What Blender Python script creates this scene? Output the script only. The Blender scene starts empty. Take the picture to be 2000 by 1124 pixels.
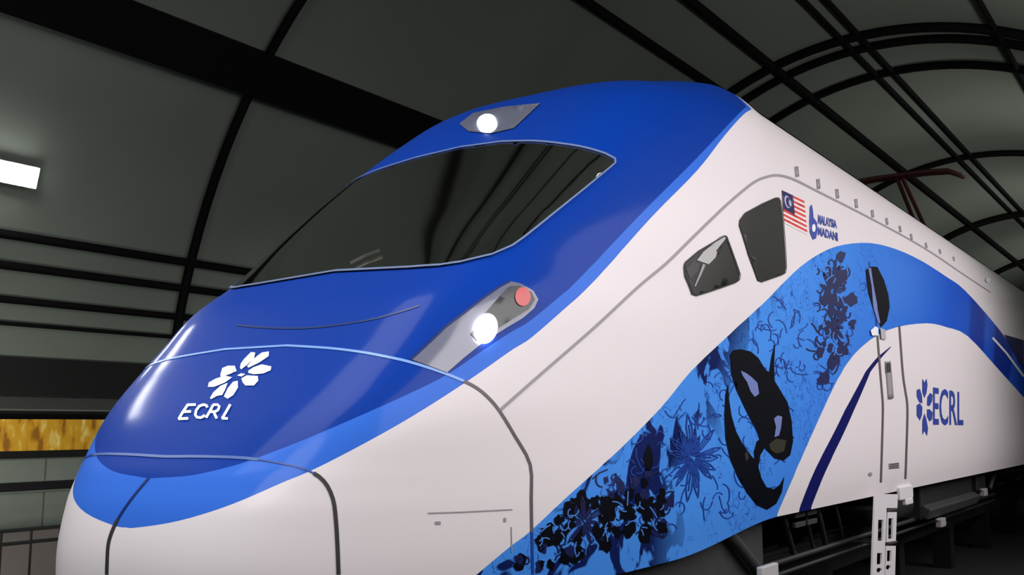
import bpy, bmesh, math, random
import numpy as np
from mathutils import Vector, Matrix
from mathutils.bvhtree import BVHTree
from mathutils.geometry import delaunay_2d_cdt

random.seed(7)
C = bpy.context.scene.collection
sc = bpy.context.scene
PI = math.pi

# ------------------------------------------------------------------ camera, world, light, exposure
FOC, W, H = 2000.0, 2000, 1124
VX, VY = 2380.0, 827.0                       # where the train's long axis vanishes
CAM = Vector((4.84, 0.0, 1.37))
PITCH = math.atan((VY - H / 2) / FOC)
_c, _s = math.cos(PITCH), math.sin(PITCH)
YAW = math.atan2(VX - W / 2, FOC * _c - (H / 2 - VY) * _s)
cam_d = bpy.data.cameras.new('camera')
cam_d.sensor_width = 36.0
cam_d.lens = FOC / W * 36.0
cam_d.clip_start = 0.05
cam_d.clip_end = 400
cam = bpy.data.objects.new('camera', cam_d)
C.objects.link(cam)
cam.location = CAM
cam.rotation_euler = (PI / 2 + PITCH, 0, YAW)
sc.camera = cam

world = bpy.data.worlds.new('world')
sc.world = world
world.use_nodes = True
world.node_tree.nodes['Background'].inputs[0].default_value = (0.55, 0.62, 0.6, 1)
world.node_tree.nodes['Background'].inputs[1].default_value = 0.05

def area(name, loc, aim, sx, sy, power, col=(1, 1, 1), spread=180):
    d = bpy.data.lights.new(name, 'AREA')
    d.shape = 'RECTANGLE'; d.size = sx; d.size_y = sy; d.energy = power; d.color = col; d.spread = math.radians(spread)
    o = bpy.data.objects.new(name, d); C.objects.link(o)
    o.location = loc
    o.rotation_euler = (Vector(aim) - Vector(loc)).to_track_quat('-Z', 'Y').to_euler()
    return o
area('unseen_panel', (6.2, 11.0, 4.3), (1.6, 11.0, 1.7), 17.5, 4.0, 430, (1, 0.95, 0.96), 120)  # unseen soft panel added to light the white side
area('unseen_panel', (3.2, -4.5, 8.0), (0.3, 4.5, 1.5), 6.0, 4.5, 360, (1, 0.97, 0.97), 130)  # unseen panel added in front to light the nose
area('unseen_panel', (-0.8, 1.6, 10.1), (0.0, 4.8, 2.0), 7.5, 7.5, 380, (0.95, 0.98, 1.0), 110)  # unseen panel added overhead to brighten the hood
for _y, _p in ((-6, 14), (3, 14), (12, 26), (22, 130), (34, 280), (48, 380), (64, 380)):
    area('unseen_fill', (6.2, _y, 5.2), (1.0, _y + 2, 12.0), 4.0, 0.8, _p, (1, 1, .95), 110)  # unseen fill lights added to brighten the vault
for _y, _p in ((-1, 30), (6, 62), (14, 50), (24, 30)):
    area('unseen_fill', (-4.5, _y, 0.2), (-11.5, _y + 2, 0.8), 4.0, 0.6, _p, (1, 1, .95), 80)  # unseen fill lights added to brighten the lower left wall

sc.view_settings.view_transform = 'Standard'
sc.view_settings.look = 'None'
sc.view_settings.exposure = 0.0
sc.view_settings.gamma = 1.0
sc.view_settings.use_curve_mapping = False

# ------------------------------------------------------------------ small helpers
def lin(r, g, b):
    f = lambda c: (c / 255 / 12.92) if c / 255 <= 0.04045 else ((c / 255 + 0.055) / 1.055) ** 2.4
    return (f(r), f(g), f(b), 1.0)

def mat(name, col, rough=0.5, metal=0.0, coat=0.0, emit=None, es=0.0, noise=0.0, nscale=3.0, spec=0.5, bump=0.0):
    m = bpy.data.materials.new(name); m.use_nodes = True
    nt = m.node_tree; b = nt.nodes['Principled BSDF']
    b.inputs['Base Color'].default_value = col
    b.inputs['Roughness'].default_value = rough
    b.inputs['Metallic'].default_value = metal
    b.inputs['Coat Weight'].default_value = coat
    b.inputs['Coat Roughness'].default_value = 0.13; b.inputs['Coat IOR'].default_value = 1.4
    b.inputs['Specular IOR Level'].default_value = spec
    if emit:
        b.inputs['Emission Color'].default_value = emit
        b.inputs['Emission Strength'].default_value = es
    if noise or bump:
        tc = nt.nodes.new('ShaderNodeTexCoord'); n = nt.nodes.new('ShaderNodeTexNoise')
        n.inputs['Scale'].default_value = nscale; n.inputs['Detail'].default_value = 5
        nt.links.new(tc.outputs['Object'], n.inputs['Vector'])
        if noise:
            mx = nt.nodes.new('ShaderNodeMix'); mx.data_type = 'RGBA'
            mx.inputs[6].default_value = tuple(c * (1 - noise) for c in col[:3]) + (1,)
            mx.inputs[7].default_value = tuple(min(1, c * (1 + noise)) for c in col[:3]) + (1,)
            nt.links.new(n.outputs['Fac'], mx.inputs[0]); nt.links.new(mx.outputs[2], b.inputs['Base Color'])
        if bump:
            bp = nt.nodes.new('ShaderNodeBump'); bp.inputs['Strength'].default_value = bump
            nt.links.new(n.outputs['Fac'], bp.inputs['Height']); nt.links.new(bp.outputs[0], b.inputs['Normal'])
    return m

def link(name, me, m=None, parent=None, smooth=False):
    if m is not None and not me.materials: me.materials.append(m)
    o = bpy.data.objects.new(name, me); C.objects.link(o)
    if parent: o.parent = parent
    if smooth:
        me.polygons.foreach_set('use_smooth', [True] * len(me.polygons))
    return o

def mesh(name, verts, faces):
    me = bpy.data.meshes.new(name); me.from_pydata([tuple(v) for v in verts], [], faces); me.update()
    return me

def px_ray(px, py):
    x, u = px - W / 2, H / 2 - py
    f, up = FOC * _c - u * _s, FOC * _s + u * _c
    cy, sy = math.cos(YAW), math.sin(YAW)
    return Vector((x * cy - f * sy, x * sy + f * cy, up)).normalized()

def on_x(px, py, X):
    r = px_ray(px, py); return CAM + r * ((X - CAM.x) / r.x)

# ------------------------------------------------------------------ the train's skin
# cross-section of the straight body, from the skirt's lower edge up and over to the middle of the roof: (half width, height)
SEC = [(1.60, .56), (1.635, .8), (1.65, 1.1), (1.65, 1.6), (1.65, 2.1), (1.648, 2.6), (1.625, 3.1), (1.59, 3.55),
       (1.53, 3.95), (1.46, 4.19), (1.36, 4.36), (1.21, 4.48), (1.0, 4.55), (.7, 4.60), (.35, 4.63), (0, 4.64)]
def interp(xs, ys, x): return np.interp(x, xs, ys)
def catmull(pts, n):
    P = [np.array(p, float) for p in pts]; P = [2 * P[0] - P[1]] + P + [2 * P[-1] - P[-2]]
    out = []
    for i in range(1, len(P) - 2):
        for k in range(n):
            t = k / n
            out.append(0.5 * ((2 * P[i]) + (-P[i - 1] + P[i + 1]) * t + (2 * P[i - 1] - 5 * P[i] + 4 * P[i + 1] - P[i + 2]) * t * t
                              + (-P[i - 1] + 3 * P[i] - 3 * P[i + 1] + P[i + 2]) * t ** 3))
    out.append(P[-2]); return np.array(out)
_sec = catmull(SEC, 12)
_sl = np.concatenate([[0], np.cumsum(np.linalg.norm(np.diff(_sec, axis=0), axis=1))])
SMAX = _sl[-1]
NS = 190
S_ = np.linspace(0, SMAX, NS + 1)
SW = np.interp(S_, _sl, _sec[:, 0]); SZ = np.interp(S_, _sl, _sec[:, 1]); SW[-1] = 0
# centreline of the nose: height -> y ; depth of the nose and fullness of its plan by height
def sm(zs, ys, x):                                             # smooth interpolation
    c = catmull(list(zip(zs, ys)), 10); return np.interp(x, c[:, 0], c[:, 1])
CZ = [.5, .75, .94, 1.06, 1.18, 1.43, 1.65, 1.86, 2.13, 2.42, 2.8, 3.2, 3.61, 3.83, 4.1, 4.3, 4.5, 4.64]
CY = [3.38, 3.39, 3.46, 3.55, 3.66, 3.88, 4.10, 4.32, 4.60, 5.02, 5.45, 5.92, 6.42, 6.70, 7.06, 7.45, 8.1, 8.9]
LZ = [.5, 1.0, 1.6, 2.6, 3.7, 4.3, 4.64]
LL = [2.7, 2.7, 2.9, 2.8, 2.4, 1.8, 1.0]
PP = [3.3, 3.8, 6.5, 8.0, 6.5, 4.0, 3.0]
UN, NU = 3.6, 120                                              # nose strip length in paint coordinates, columns
YB = []                                                        # y offsets of the straight body behind the nose
v = 0.0
while v < 16: v += 0.05; YB.append(v)
while v < 27: v += 0.25; YB.append(v)
def hump(y, w):
    a = np.clip((y - 8.0) / 1.1, 0, 1); a = a * a * (3 - 2 * a)
    b = np.clip((y - 9.35) / .25, 0, 1); b = b * b * (3 - 2 * b)
    g = np.clip((1.36 - w) / .3, 0, 1); g = g * g * (3 - 2 * g)
    return 0.10 * a * (1 - b) * g
def build_skin():
    cols = NU + 1 + len(YB)
    P = np.zeros((NS + 1, cols, 3)); U = np.zeros((NS + 1, cols))
    for i in range(NS + 1):
        w, z = SW[i], SZ[i]
        y0, L, p, q = sm(CZ, CY, z), sm(LZ, LL, z), sm(LZ, PP, z), 1.5
        t = np.concatenate([np.linspace(0, .9, 300), 1 - 0.1 * (1 - np.linspace(0, 1, 400)[1:]) ** 2.5])
        d = 1 - np.clip(1 - t ** p, 0, 1) ** (1 / q)
        x = t * w; y = y0 + L * d
        s = np.concatenate([[0], np.cumsum(np.hypot(np.diff(x), np.diff(y)))]); s /= s[-1]
        uu = np.linspace(0, 1, NU + 1)
        P[i, :NU + 1, 0] = np.interp(uu, s, x); P[i, :NU + 1, 1] = np.interp(uu, s, y); P[i, :, 2] = z
        U[i, :NU + 1] = uu * UN
        ye = y0 + L
        yb = ye + np.array(YB) * (26.0 - ye) / YB[-1] if False else ye + np.array(YB)
        P[i, NU + 1:, 0] = w; P[i, NU + 1:, 1] = yb; U[i, NU + 1:] = UN + np.array(YB)
    t = np.clip((8.9 - P[:, :, 1]) / 2.2, 0, 1); t = t * t * (3 - 2 * t)          # the skirt reaches a little lower towards the nose
    P[:, :, 2] -= 0.15 * t * np.clip((1.1 - P[:, :, 2]) / .54, 0, 1)
    P[:, :, 2] += hump(P[:, :, 1], P[:, :, 0]) * (P[:, :, 2] > 4.0)
    return P, U
SKIN, UU = build_skin()
NR, NC = SKIN.shape[:2]
def grid_faces(nr, nc, flip=False):
    f = []
    for i in range(nr - 1):
        for j in range(nc - 1):
            a, b, c, d = i * nc + j, i * nc + j + 1, (i + 1) * nc + j + 1, (i + 1) * nc + j
            f.append((a, d, c, b) if flip else (a, b, c, d))
    return f
_V = [Vector(p) for p in SKIN.reshape(-1, 3)]
_F = grid_faces(NR, NC)
BVH = BVHTree.FromPolygons(_V + [Vector((-v.x, v.y, v.z)) for v in _V], _F + [tuple(k + len(_V) for k in f) for f in _F])
NF = len(_F)
def hit(px, py):
    """the skin point seen at a pixel: location, outward normal"""
    r = px_ray(px, py)
    loc, n, i, d = BVH.ray_cast(CAM, r)
    if loc is None: return None
    if n.dot(r) > 0: n = -n
    return loc, n, i
def us(px, py):
    """paint coordinates (u along the body from the nose's middle, s up the section) of the skin at a pixel"""
    h = hit(px, py)
    if h is None: return None
    loc, n, i = h; i %= NF
    r, c = divmod(i, NC - 1)
    q = Vector((abs(loc.x), loc.y, loc.z))
    a, b, d = (Vector(SKIN[r, c]), Vector(SKIN[r, c + 1]), Vector(SKIN[r + 1, c]))
    e1, e2 = b - a, d - a
    M = np.array([[e1.dot(e1), e1.dot(e2)], [e1.dot(e2), e2.dot(e2)]]); rhs = np.array([(q - a).dot(e1), (q - a).dot(e2)])
    try: k = np.linalg.solve(M, rhs)
    except Exception: k = (0, 0)
    k = np.clip(k, 0, 1)
    return np.array([UU[r, c] + k[0] * (UU[r, c + 1] - UU[r, c]), S_[r] + k[1] * (S_[r + 1] - S_[r])])
def dense(pts, step=12, closed=False):
    out = []; P = list(pts) + ([pts[0]] if closed else [])
    for a, b in zip(P[:-1], P[1:]):
        n = max(1, int(math.dist(a, b) / step))
        for k in range(n): out.append((a[0] + (b[0] - a[0]) * k / n, a[1] + (b[1] - a[1]) * k / n))
    if not closed: out.append(P[-1])
    return out
def spl(pts, n=5): return [tuple(p) for p in catmull(pts, n)]
def poly_us(pts): return np.array([q for q in (us(*p) for p in pts) if q is not None])
def sdf(poly, Q):
    """signed distance (negative inside) of points Q to a closed polygon"""
    A = poly; B = np.roll(poly, -1, axis=0)
    best = np.full(len(Q), 1e9); ins = np.zeros(len(Q), bool)
    for a, b in zip(A, B):
        d = b - a; L2 = (d * d).sum() + 1e-12
        t = np.clip(((Q - a) @ d) / L2, 0, 1)
        best = np.minimum(best, np.hypot(*(Q - a - t[:, None] * d).T))
        c = ((a[1] > Q[:, 1]) != (b[1] > Q[:, 1]))
        with np.errstate(divide='ignore', invalid='ignore'):
            xi = (b[0] - a[0]) * (Q[:, 1] - a[1]) / (b[1] - a[1]) + a[0]
        ins ^= c & (Q[:, 0] < xi)
    return np.where(ins, -best, best)

_i = np.arange(NR); _j = np.arange(NC)
GU = UU[0]
_du = np.gradient(SKIN, axis=1); _ds = np.gradient(SKIN, axis=0)
_du[:, 0, 1:] = 0; _ds[-1, :, 2] = 0                           # the halves meet smoothly
NRM = np.cross(_du, _ds); NRM /= np.linalg.norm(NRM, axis=2, keepdims=True) + 1e-12
NRM[-1, :, :] = NRM[-2, :, :]; NRM[-1, :, 0] = 0
NRM /= np.linalg.norm(NRM, axis=2, keepdims=True) + 1e-12
def skin_at(u, s, side=1, off=0.0):
    jf = float(np.clip(np.interp(u, GU, _j), 0, NC - 1.001)); fi = float(np.clip(s / SMAX * NS, 0, NS - .001))
    i, j = int(fi), int(jf); a, b = fi - i, jf - j
    g = lambda G: (G[i, j] * (1 - a) * (1 - b) + G[i, j + 1] * (1 - a) * b + G[i + 1, j] * a * (1 - b) + G[i + 1, j + 1] * a * b)
    p, n = g(SKIN), g(NRM); n = n / np.linalg.norm(n); q = p + n * off
    return Vector((q[0] * side, q[1], q[2]))
def inside(x, y, loops):
    c = False
    for L in loops:
        for (x0, y0), (x1, y1) in zip(L, L[1:] + L[:1]):
            if (y0 > y) != (y1 > y) and x < (x1 - x0) * (y - y0) / (y1 - y0) + x0: c = not c
    return c
def tri2d(loops, step):
    """triangles filling a polygon with holes, with inner points every step"""
    loops = [[tuple(map(float, p)) for p in dense(L, step, True)] for L in loops]
    pts, edges = [], []
    for L in loops:
        k = len(pts); pts += L; edges += [(k + i, k + (i + 1) % len(L)) for i in range(len(L))]
    X = [p[0] for p in loops[0]]; Y = [p[1] for p in loops[0]]
    x = min(X) + step / 2
    while x < max(X):
        y = min(Y) + step / 2
        while y < max(Y):
            if inside(x, y, loops): pts.append((x, y))
            y += step
        x += step
    v, e, f, *_ = delaunay_2d_cdt([Vector(p) for p in pts], edges, [], 0, 1e-5)
    out = []
    for t in f:
        c = sum((v[k] for k in t), Vector((0, 0))) / 3
        if inside(c.x, c.y, loops): out.append(list(t))
    return [tuple(p) for p in v], out
def px_point(px, py, off):
    q = us(px, py)
    if q is None: return None
    sd = 1 if hit(px, py)[0].x >= 0 else -1
    return skin_at(q[0], q[1], sd, off)
def put(name, V, F, m, parent, thick=0.0):
    """a sheet lying on the skin, facing outwards"""
    idx = {}; vs = []; fs = []
    for f in F:
        if any(V[k] is None for k in f): continue
        g = []
        for k in f:
            if k not in idx: idx[k] = len(vs); vs.append(V[k])
            g.append(idx[k])
        fs.append(g)
    if not fs: return None
    me = mesh(name, vs, fs); o = link(name, me, m, parent, smooth=True)
    if thick:
        sd = o.modifiers.new('s', 'SOLIDIFY'); sd.thickness = thick; sd.offset = 0
    return o
def decal(name, loops, m, parent, off=0.004, step=14, thick=0.0):
    v, f = tri2d(loops, step)
    V = [px_point(p[0], p[1], off) for p in v]
    # orient outward
    F = []
    for t in f:
        if any(V[k] is None for k in t): continue
        a, b, c = (V[k] for k in t)
        n = (b - a).cross(c - a)
        F.append(t if n.dot(CAM - a) > 0 else t[::-1])
    return put(name, V, F, m, parent, thick)
def decal_us(name, loops, m, parent, off=0.004, step=0.08, side=1, thick=0.0):
    v, f = tri2d(loops, step)
    V = [skin_at(p[0], p[1], side, off) for p in v]
    F = [list(t) if side > 0 else list(t)[::-1] for t in f]
    return put(name, V, F, m, parent, thick)
def to_us(pts, centre=False):
    q = [tuple(us(*p)) for p in pts if us(*p) is not None]
    return q
def band_loop(pts, w):
    """outline of a stroke of width w (a number or one per point) along pts"""
    n = len(pts); L, R = [], []
    for i in range(n):
        a = pts[max(0, i - 1)]; b = pts[min(n - 1, i + 1)]
        dx, dy = b[0] - a[0], b[1] - a[1]; l = math.hypot(dx, dy) + 1e-9
        ww = (w if isinstance(w, (int, float)) else w[i]) / 2
        L.append((pts[i][0] - dy / l * ww, pts[i][1] + dx / l * ww)); R.append((pts[i][0] + dy / l * ww, pts[i][1] - dx / l * ww))
    return L, R
def strip(name, pts, w, m, parent, off=0.005, step=9, coords='px', side=1, thick=0.0):
    """a ribbon following a line on the skin; several lines may share one object"""
    many = pts if isinstance(pts[0], list) else [pts]
    V, F = [], []
    for P in many:
        P = dense(P, step)
        ww = w if isinstance(w, (int, float)) else list(np.interp(np.linspace(0, 1, len(P)), np.linspace(0, 1, len(w)), w))
        L, R = band_loop(P, ww); k = len(V)
        for a, b in zip(L, R):
            for q in (a, b):
                V.append(px_point(q[0], q[1], off) if coords == 'px' else skin_at(q[0], q[1], side, off))
        for i in range(len(P) - 1):
            q = [k + 2 * i, k + 2 * i + 1, k + 2 * i + 3, k + 2 * i + 2]
            if any(V[t] is None for t in q): continue
            a, b, c = V[q[0]], V[q[1]], V[q[2]]
            nn = (b - a).cross(c - b); out = (a + b) / 2 - Vector((0, 12, 2.2))
            if coords == 'px': flip = nn.dot(CAM - a) < 0
            else: flip = nn.dot(Vector((a.x, min(0, a.y - 9) , 0.3))) < 0
            F.append(q[::-1] if flip else q)
    return put(name, V, F, m, parent, thick)

# ------------------------------------------------------------------ generic solids
class MB:
    def __init__(s): s.v, s.f = [], []
    def box(s, c, d, rot=None):
        k = len(s.v)
        for x in (-.5, .5):
            for y in (-.5, .5):
                for z in (-.5, .5):
                    p = Vector((x * d[0], y * d[1], z * d[2]))
                    if rot is not None: p = rot @ p
                    s.v.append(Vector(c) + p)
        s.f += [[k + i for i in q] for q in ((0, 1, 3, 2), (4, 6, 7, 5), (0, 4, 5, 1), (2, 3, 7, 6), (0, 2, 6, 4), (1, 5, 7, 3))]
        return s
    def tube(s, pts, r, n=8, caps=True):
        pts = [Vector(p) for p in pts]; k0 = len(s.v)
        for i, p in enumerate(pts):
            t = (pts[min(i + 1, len(pts) - 1)] - pts[max(i - 1, 0)]).normalized()
            a = t.orthogonal().normalized() if i == 0 else (a - t * a.dot(t)).normalized()
            b = t.cross(a)
            rr = r[i] if isinstance(r, (list, tuple)) else r
            for j in range(n): s.v.append(p + (a * math.cos(2 * PI * j / n) + b * math.sin(2 * PI * j / n)) * rr)
        for i in range(len(pts) - 1):
            for j in range(n):
                A = k0 + i * n + j; B = k0 + i * n + (j + 1) % n
                s.f.append([A, B, B + n, A + n])
        if caps:
            s.f.append([k0 + j for j in range(n)][::-1]); e = k0 + (len(pts) - 1) * n; s.f.append([e + j for j in range(n)])
        return s
    def lathe(s, c, axis, prof, n=28):
        """prof: (distance along axis, radius)"""
        axis = Vector(axis).normalized(); a = axis.orthogonal().normalized(); b = axis.cross(a); k0 = len(s.v)
        for d, r in prof:
            for j in range(n): s.v.append(Vector(c) + axis * d + (a * math.cos(2 * PI * j / n) + b * math.sin(2 * PI * j / n)) * r)
        for i in range(len(prof) - 1):
            for j in range(n):
                A = k0 + i * n + j; B = k0 + i * n + (j + 1) % n; s.f.append([A, B, B + n, A + n])
        s.f.append([k0 + j for j in range(n)][::-1]); e = k0 + (len(prof) - 1) * n; s.f.append([e + j for j in range(n)])
        return s
    def sweep(s, path, sec):
        """sec: offsets (in the plane of two given axes) per path point as vectors already in world space"""
        k0 = len(s.v); n = len(sec(0))
        for i, p in enumerate(path):
            for o in sec(i): s.v.append(Vector(p) + Vector(o))
        for i in range(len(path) - 1):
            for j in range(n):
                A = k0 + i * n + j; B = k0 + i * n + (j + 1) % n; s.f.append([A, B, B + n, A + n])
        s.f.append([k0 + j for j in range(n)][::-1]); e = k0 + (len(path) - 1) * n; s.f.append([e + j for j in range(n)])
        return s
    def build(s, name, m, parent=None, smooth=False, bevel=0.0):
        o = link(name, mesh(name, s.v, s.f), m, parent, smooth)
        bm = bmesh.new(); bm.from_mesh(o.data); bmesh.ops.recalc_face_normals(bm, faces=bm.faces); bm.to_mesh(o.data); bm.free()
        if bevel:
            b = o.modifiers.new('b', 'BEVEL'); b.width = bevel; b.segments = 2; b.limit_method = 'ANGLE'
        return o
def thing(name, label, cat, loc=(0, 0, 0), group=None):
    o = bpy.data.objects.new(name, None); C.objects.link(o); o.location = loc
    o.empty_display_size = .2
    o['label'] = label; o['category'] = cat
    if group: o['group'] = group
    return o
def adopt(root):
    """parts were modelled in world coordinates: let the moved Empty keep them in place"""
    inv = Matrix.Translation(-root.location)
    for ch in root.children: ch.matrix_parent_inverse = inv
def structure(o): o['kind'] = 'structure'; return o

# ------------------------------------------------------------------ materials
M = {}
M['fabric'] = mat('vault_fabric', lin(118, 125, 116), .85, noise=.16, nscale=.35, spec=.2)
M['steel_dark'] = mat('dark_steel', lin(5, 6, 5), .8, spec=.15)
M['floor'] = mat('floor_concrete', lin(24, 25, 25), .8, noise=.3, nscale=1.5, bump=.1)
M['wall_panel'] = mat('wall_panel', lin(130, 138, 128), .7, noise=.12, nscale=2)
M['wall_low'] = mat('low_wall', lin(92, 84, 80), .8, noise=.12, nscale=2)
M['wall_dark'] = mat('dark_recess', lin(8, 8, 7), .8, noise=.2)
M['wall_grey'] = mat('grey_ledge', lin(62, 64, 62), .7, noise=.1)
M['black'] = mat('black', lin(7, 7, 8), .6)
M['under'] = mat('underframe', lin(24, 25, 27), .6, noise=.3, nscale=6)
M['under_mid'] = mat('underframe_grey', lin(58, 58, 58), .5, noise=.25, nscale=8)
M['wheel'] = mat('wheel_steel', lin(48, 46, 45), .4, metal=.6, noise=.2, nscale=5)
M['rail'] = mat('rail_steel', lin(30, 30, 30), .6, metal=.2, noise=.2)
M['post'] = mat('concrete_post', lin(18, 19, 20), .85, noise=.2, spec=.2)
M['white'] = mat('white_metal', lin(226, 222, 226), .35)
M['seam_dark'] = mat('seam_dark', lin(92, 84, 86), .5)
M['seam_black'] = mat('seam_black', lin(50, 48, 52), .5)
M['seam_glint'] = mat('seam_glint', lin(120, 162, 228), .4)  # pale tone paints in the light caught along the gap
M['seam_glint_mid'] = mat('seam_glint_mid', lin(74, 104, 168), .4)  # dimmer painted catch of light for the lower gap
M['seam_navy'] = mat('seam_navy', lin(14, 40, 100), .4)
M['seam_grey'] = mat('seam_grey', lin(150, 144, 148), .5)
M['glass'] = mat('windscreen_glass', (.88, .88, .80, 1), .07, metal=1.0)          # mirror-tinted, as coated cab glass is
M['side_glass'] = mat('side_glass', lin(50, 50, 48), .25, spec=.4)
M['seal'] = mat('glass_edge', lin(110, 125, 160), .4)
M['lamp_glass'] = mat('headlight_cover', lin(112, 114, 132), .12, coat=.6, noise=.15, nscale=4)
M['lamp_dark'] = mat('headlight_inner', lin(60, 64, 66), .3)
M['lamp'] = mat('lamp_white', (1, 1, 1, 1), .4, emit=(1, 1, .98, 1), es=9)
M['lamp_red'] = mat('lamp_red', lin(196, 84, 84), .3)
M['tube'] = mat('tube_light', (1, 1, 1, 1), .4, emit=(1, 1, 1, 1), es=34)
M['ink'] = mat('print_ink', lin(22, 62, 150), .4)
M['ink_dark'] = mat('print_navy', lin(8, 20, 78), .45)
M['ink_black'] = mat('print_black', lin(4, 6, 16), .5, noise=.5, nscale=12, spec=.1)
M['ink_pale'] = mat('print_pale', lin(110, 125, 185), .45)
M['ink_brown'] = mat('print_brown', lin(48, 44, 34), .45)
M['logo_white'] = mat('logo_white', lin(240, 244, 248), .35)
M['logo_blue'] = mat('logo_blue', lin(52, 72, 160), .4)
M['flag_red'] = mat('flag_red', lin(214, 66, 60), .4)
M['flag_white'] = mat('flag_white', lin(238, 228, 226), .4)
M['flag_blue'] = mat('flag_blue', lin(24, 20, 84), .4)
M['flag_star'] = mat('flag_star', lin(180, 180, 210), .4)
M['panto'] = mat('pantograph_red', lin(62, 14, 14), .6)
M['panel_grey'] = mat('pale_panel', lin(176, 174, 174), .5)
M['mark_grey'] = mat('mark_grey', lin(150, 146, 150), .5)

def banner_mat():
    m = mat('banner', lin(196, 146, 30), .6); nt = m.node_tree; b = nt.nodes['Principled BSDF']
    tc = nt.nodes.new('ShaderNodeTexCoord'); mp = nt.nodes.new('ShaderNodeMapping'); mp.inputs['Scale'].default_value = (1, 5.5, 2.2)
    n = nt.nodes.new('ShaderNodeTexNoise'); n.inputs['Scale'].default_value = 1.0; n.inputs['Detail'].default_value = 4
    r = nt.nodes.new('ShaderNodeValToRGB'); e = r.color_ramp.elements
    e[0].color = lin(150, 96, 10); e[0].position = .36; e[1].color = lin(240, 214, 120); e[1].position = .66
    for p, c in ((.45, (206, 150, 26)), (.55, (212, 160, 34))): x = e.new(p); x.color = lin(*c)
    nt.links.new(tc.outputs['Object'], mp.inputs[0]); nt.links.new(mp.outputs[0], n.inputs['Vector']); nt.links.new(n.outputs['Fac'], r.inputs[0])
    nt.links.new(r.outputs[0], b.inputs['Base Color']); return m
M['banner'] = banner_mat()

# ------------------------------------------------------------------ the hall
VXC, VZ0, VA, VB = -2.0, 1.0, 9.5, 10.5
FLOOR = -1.1
Y0, Y1 = -30.0, 90.0
def vault(t, inset=0.0): return Vector((VXC - (VA - inset) * math.cos(t), 0, VZ0 + (VB - inset) * math.sin(t)))
fl = MB().box((VXC, (Y0 + Y1) / 2, FLOOR - .1), (19.4, Y1 - Y0, .2)).build('floor', M['floor']); structure(fl)
NT = 96
vs, fs = [], []
for k in range(NT + 1):
    p = vault(PI * k / NT); q = vault(PI * k / NT, -.06)
    for yy in (Y0, Y1):
        vs += [(p.x, yy, p.z), (q.x, yy, q.z)]
for k in range(NT):
    a = 4 * k; fs += [[a, a + 2, a + 6, a + 4], [a + 1, a + 5, a + 7, a + 3]]
ceil = structure(link('ceiling', mesh('ceiling', vs, fs), M['fabric'], smooth=True))
def rib(y, r=.075, inset=.10):
    pts = [vault(PI * k / 64, inset) + Vector((0, y, 0)) for k in range(65)]
    pts = [Vector((pts[0].x, y, FLOOR))] + pts + [Vector((pts[-1].x, y, FLOOR))]
    return MB().tube(pts, r, 8).build('rib', M['steel_dark'], ceil, smooth=True)
for y, r in ((-15.5, .09), (-9.4, .09), (-1.6, .09), (1.6, .10), (5.4, .09), (12.3, .085), (26.3, .13), (27.25, .12), (29.6, .12), (41.0, .12), (53.8, .2), (68, .2)): rib(y, r)
def purlin(t, r, inset=.1): return MB().tube([vault(t, inset) + Vector((0, Y0, 0)), vault(t, inset) + Vector((0, Y1, 0))], r, 8).build('purlin', M['steel_dark'], ceil, smooth=True)
def vt(x, z): return math.atan2((z - VZ0) / VB, -(x - VXC) / VA)
for x, z, r in ((-10.99, 4.39, .075), (-11.13, 3.91, .07), (-11.25, 3.37, .06), (-11.33, 2.99, .035), (-5.9, 10.58, .11), (-4.52, 11.12, .12), (-2.6, 11.48, .07), (-2.15, 11.5, .07),
                (1.12, 10.92, .07), (3.5, 9.6, .1), (5.6, 7.4, .1)):
    purlin(vt(x, z), r)
# the broad dark duct under the vault's left flank
a, b = Vector((-9.05, 0, 8.12)), Vector((-9.5, 0, 7.42)); d = (a - b).normalized(); n = Vector((d.z, 0, -d.x))
duct = [b, a, a + n * .28, b + n * .28]
mb = MB(); mb.v = [p + Vector((0, yy, 0)) for yy in (Y0 + .5, Y1 - .5) for p in duct]
mb.f = [[0, 1, 5, 4], [1, 2, 6, 5], [2, 3, 7, 6], [3, 0, 4, 7], [0, 3, 2, 1], [4, 5, 6, 7]]
mb.build('roof_beam', M['steel_dark'], ceil)
for yy, nm in ((Y0, 'wall_front'), (Y1, 'wall_back')):
    pts = [vault(PI * k / 32) for k in range(33)]; pts = [Vector((pts[0].x, 0, FLOOR))] + pts + [Vector((pts[-1].x, 0, FLOOR))]
    k = len(pts); mb = MB(); mb.v = [p + Vector((0, yy, 0)) for p in pts] + [p + Vector((0, yy + (.1 if yy > 0 else -.1), 0)) for p in pts]
    mb.f = [list(range(k)), [2 * k - 1 - i for i in range(k)]] + [[i, (i + 1) % k, k + (i + 1) % k, k + i] for i in range(k)]
    structure(mb.build(nm, M['fabric']))
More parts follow.
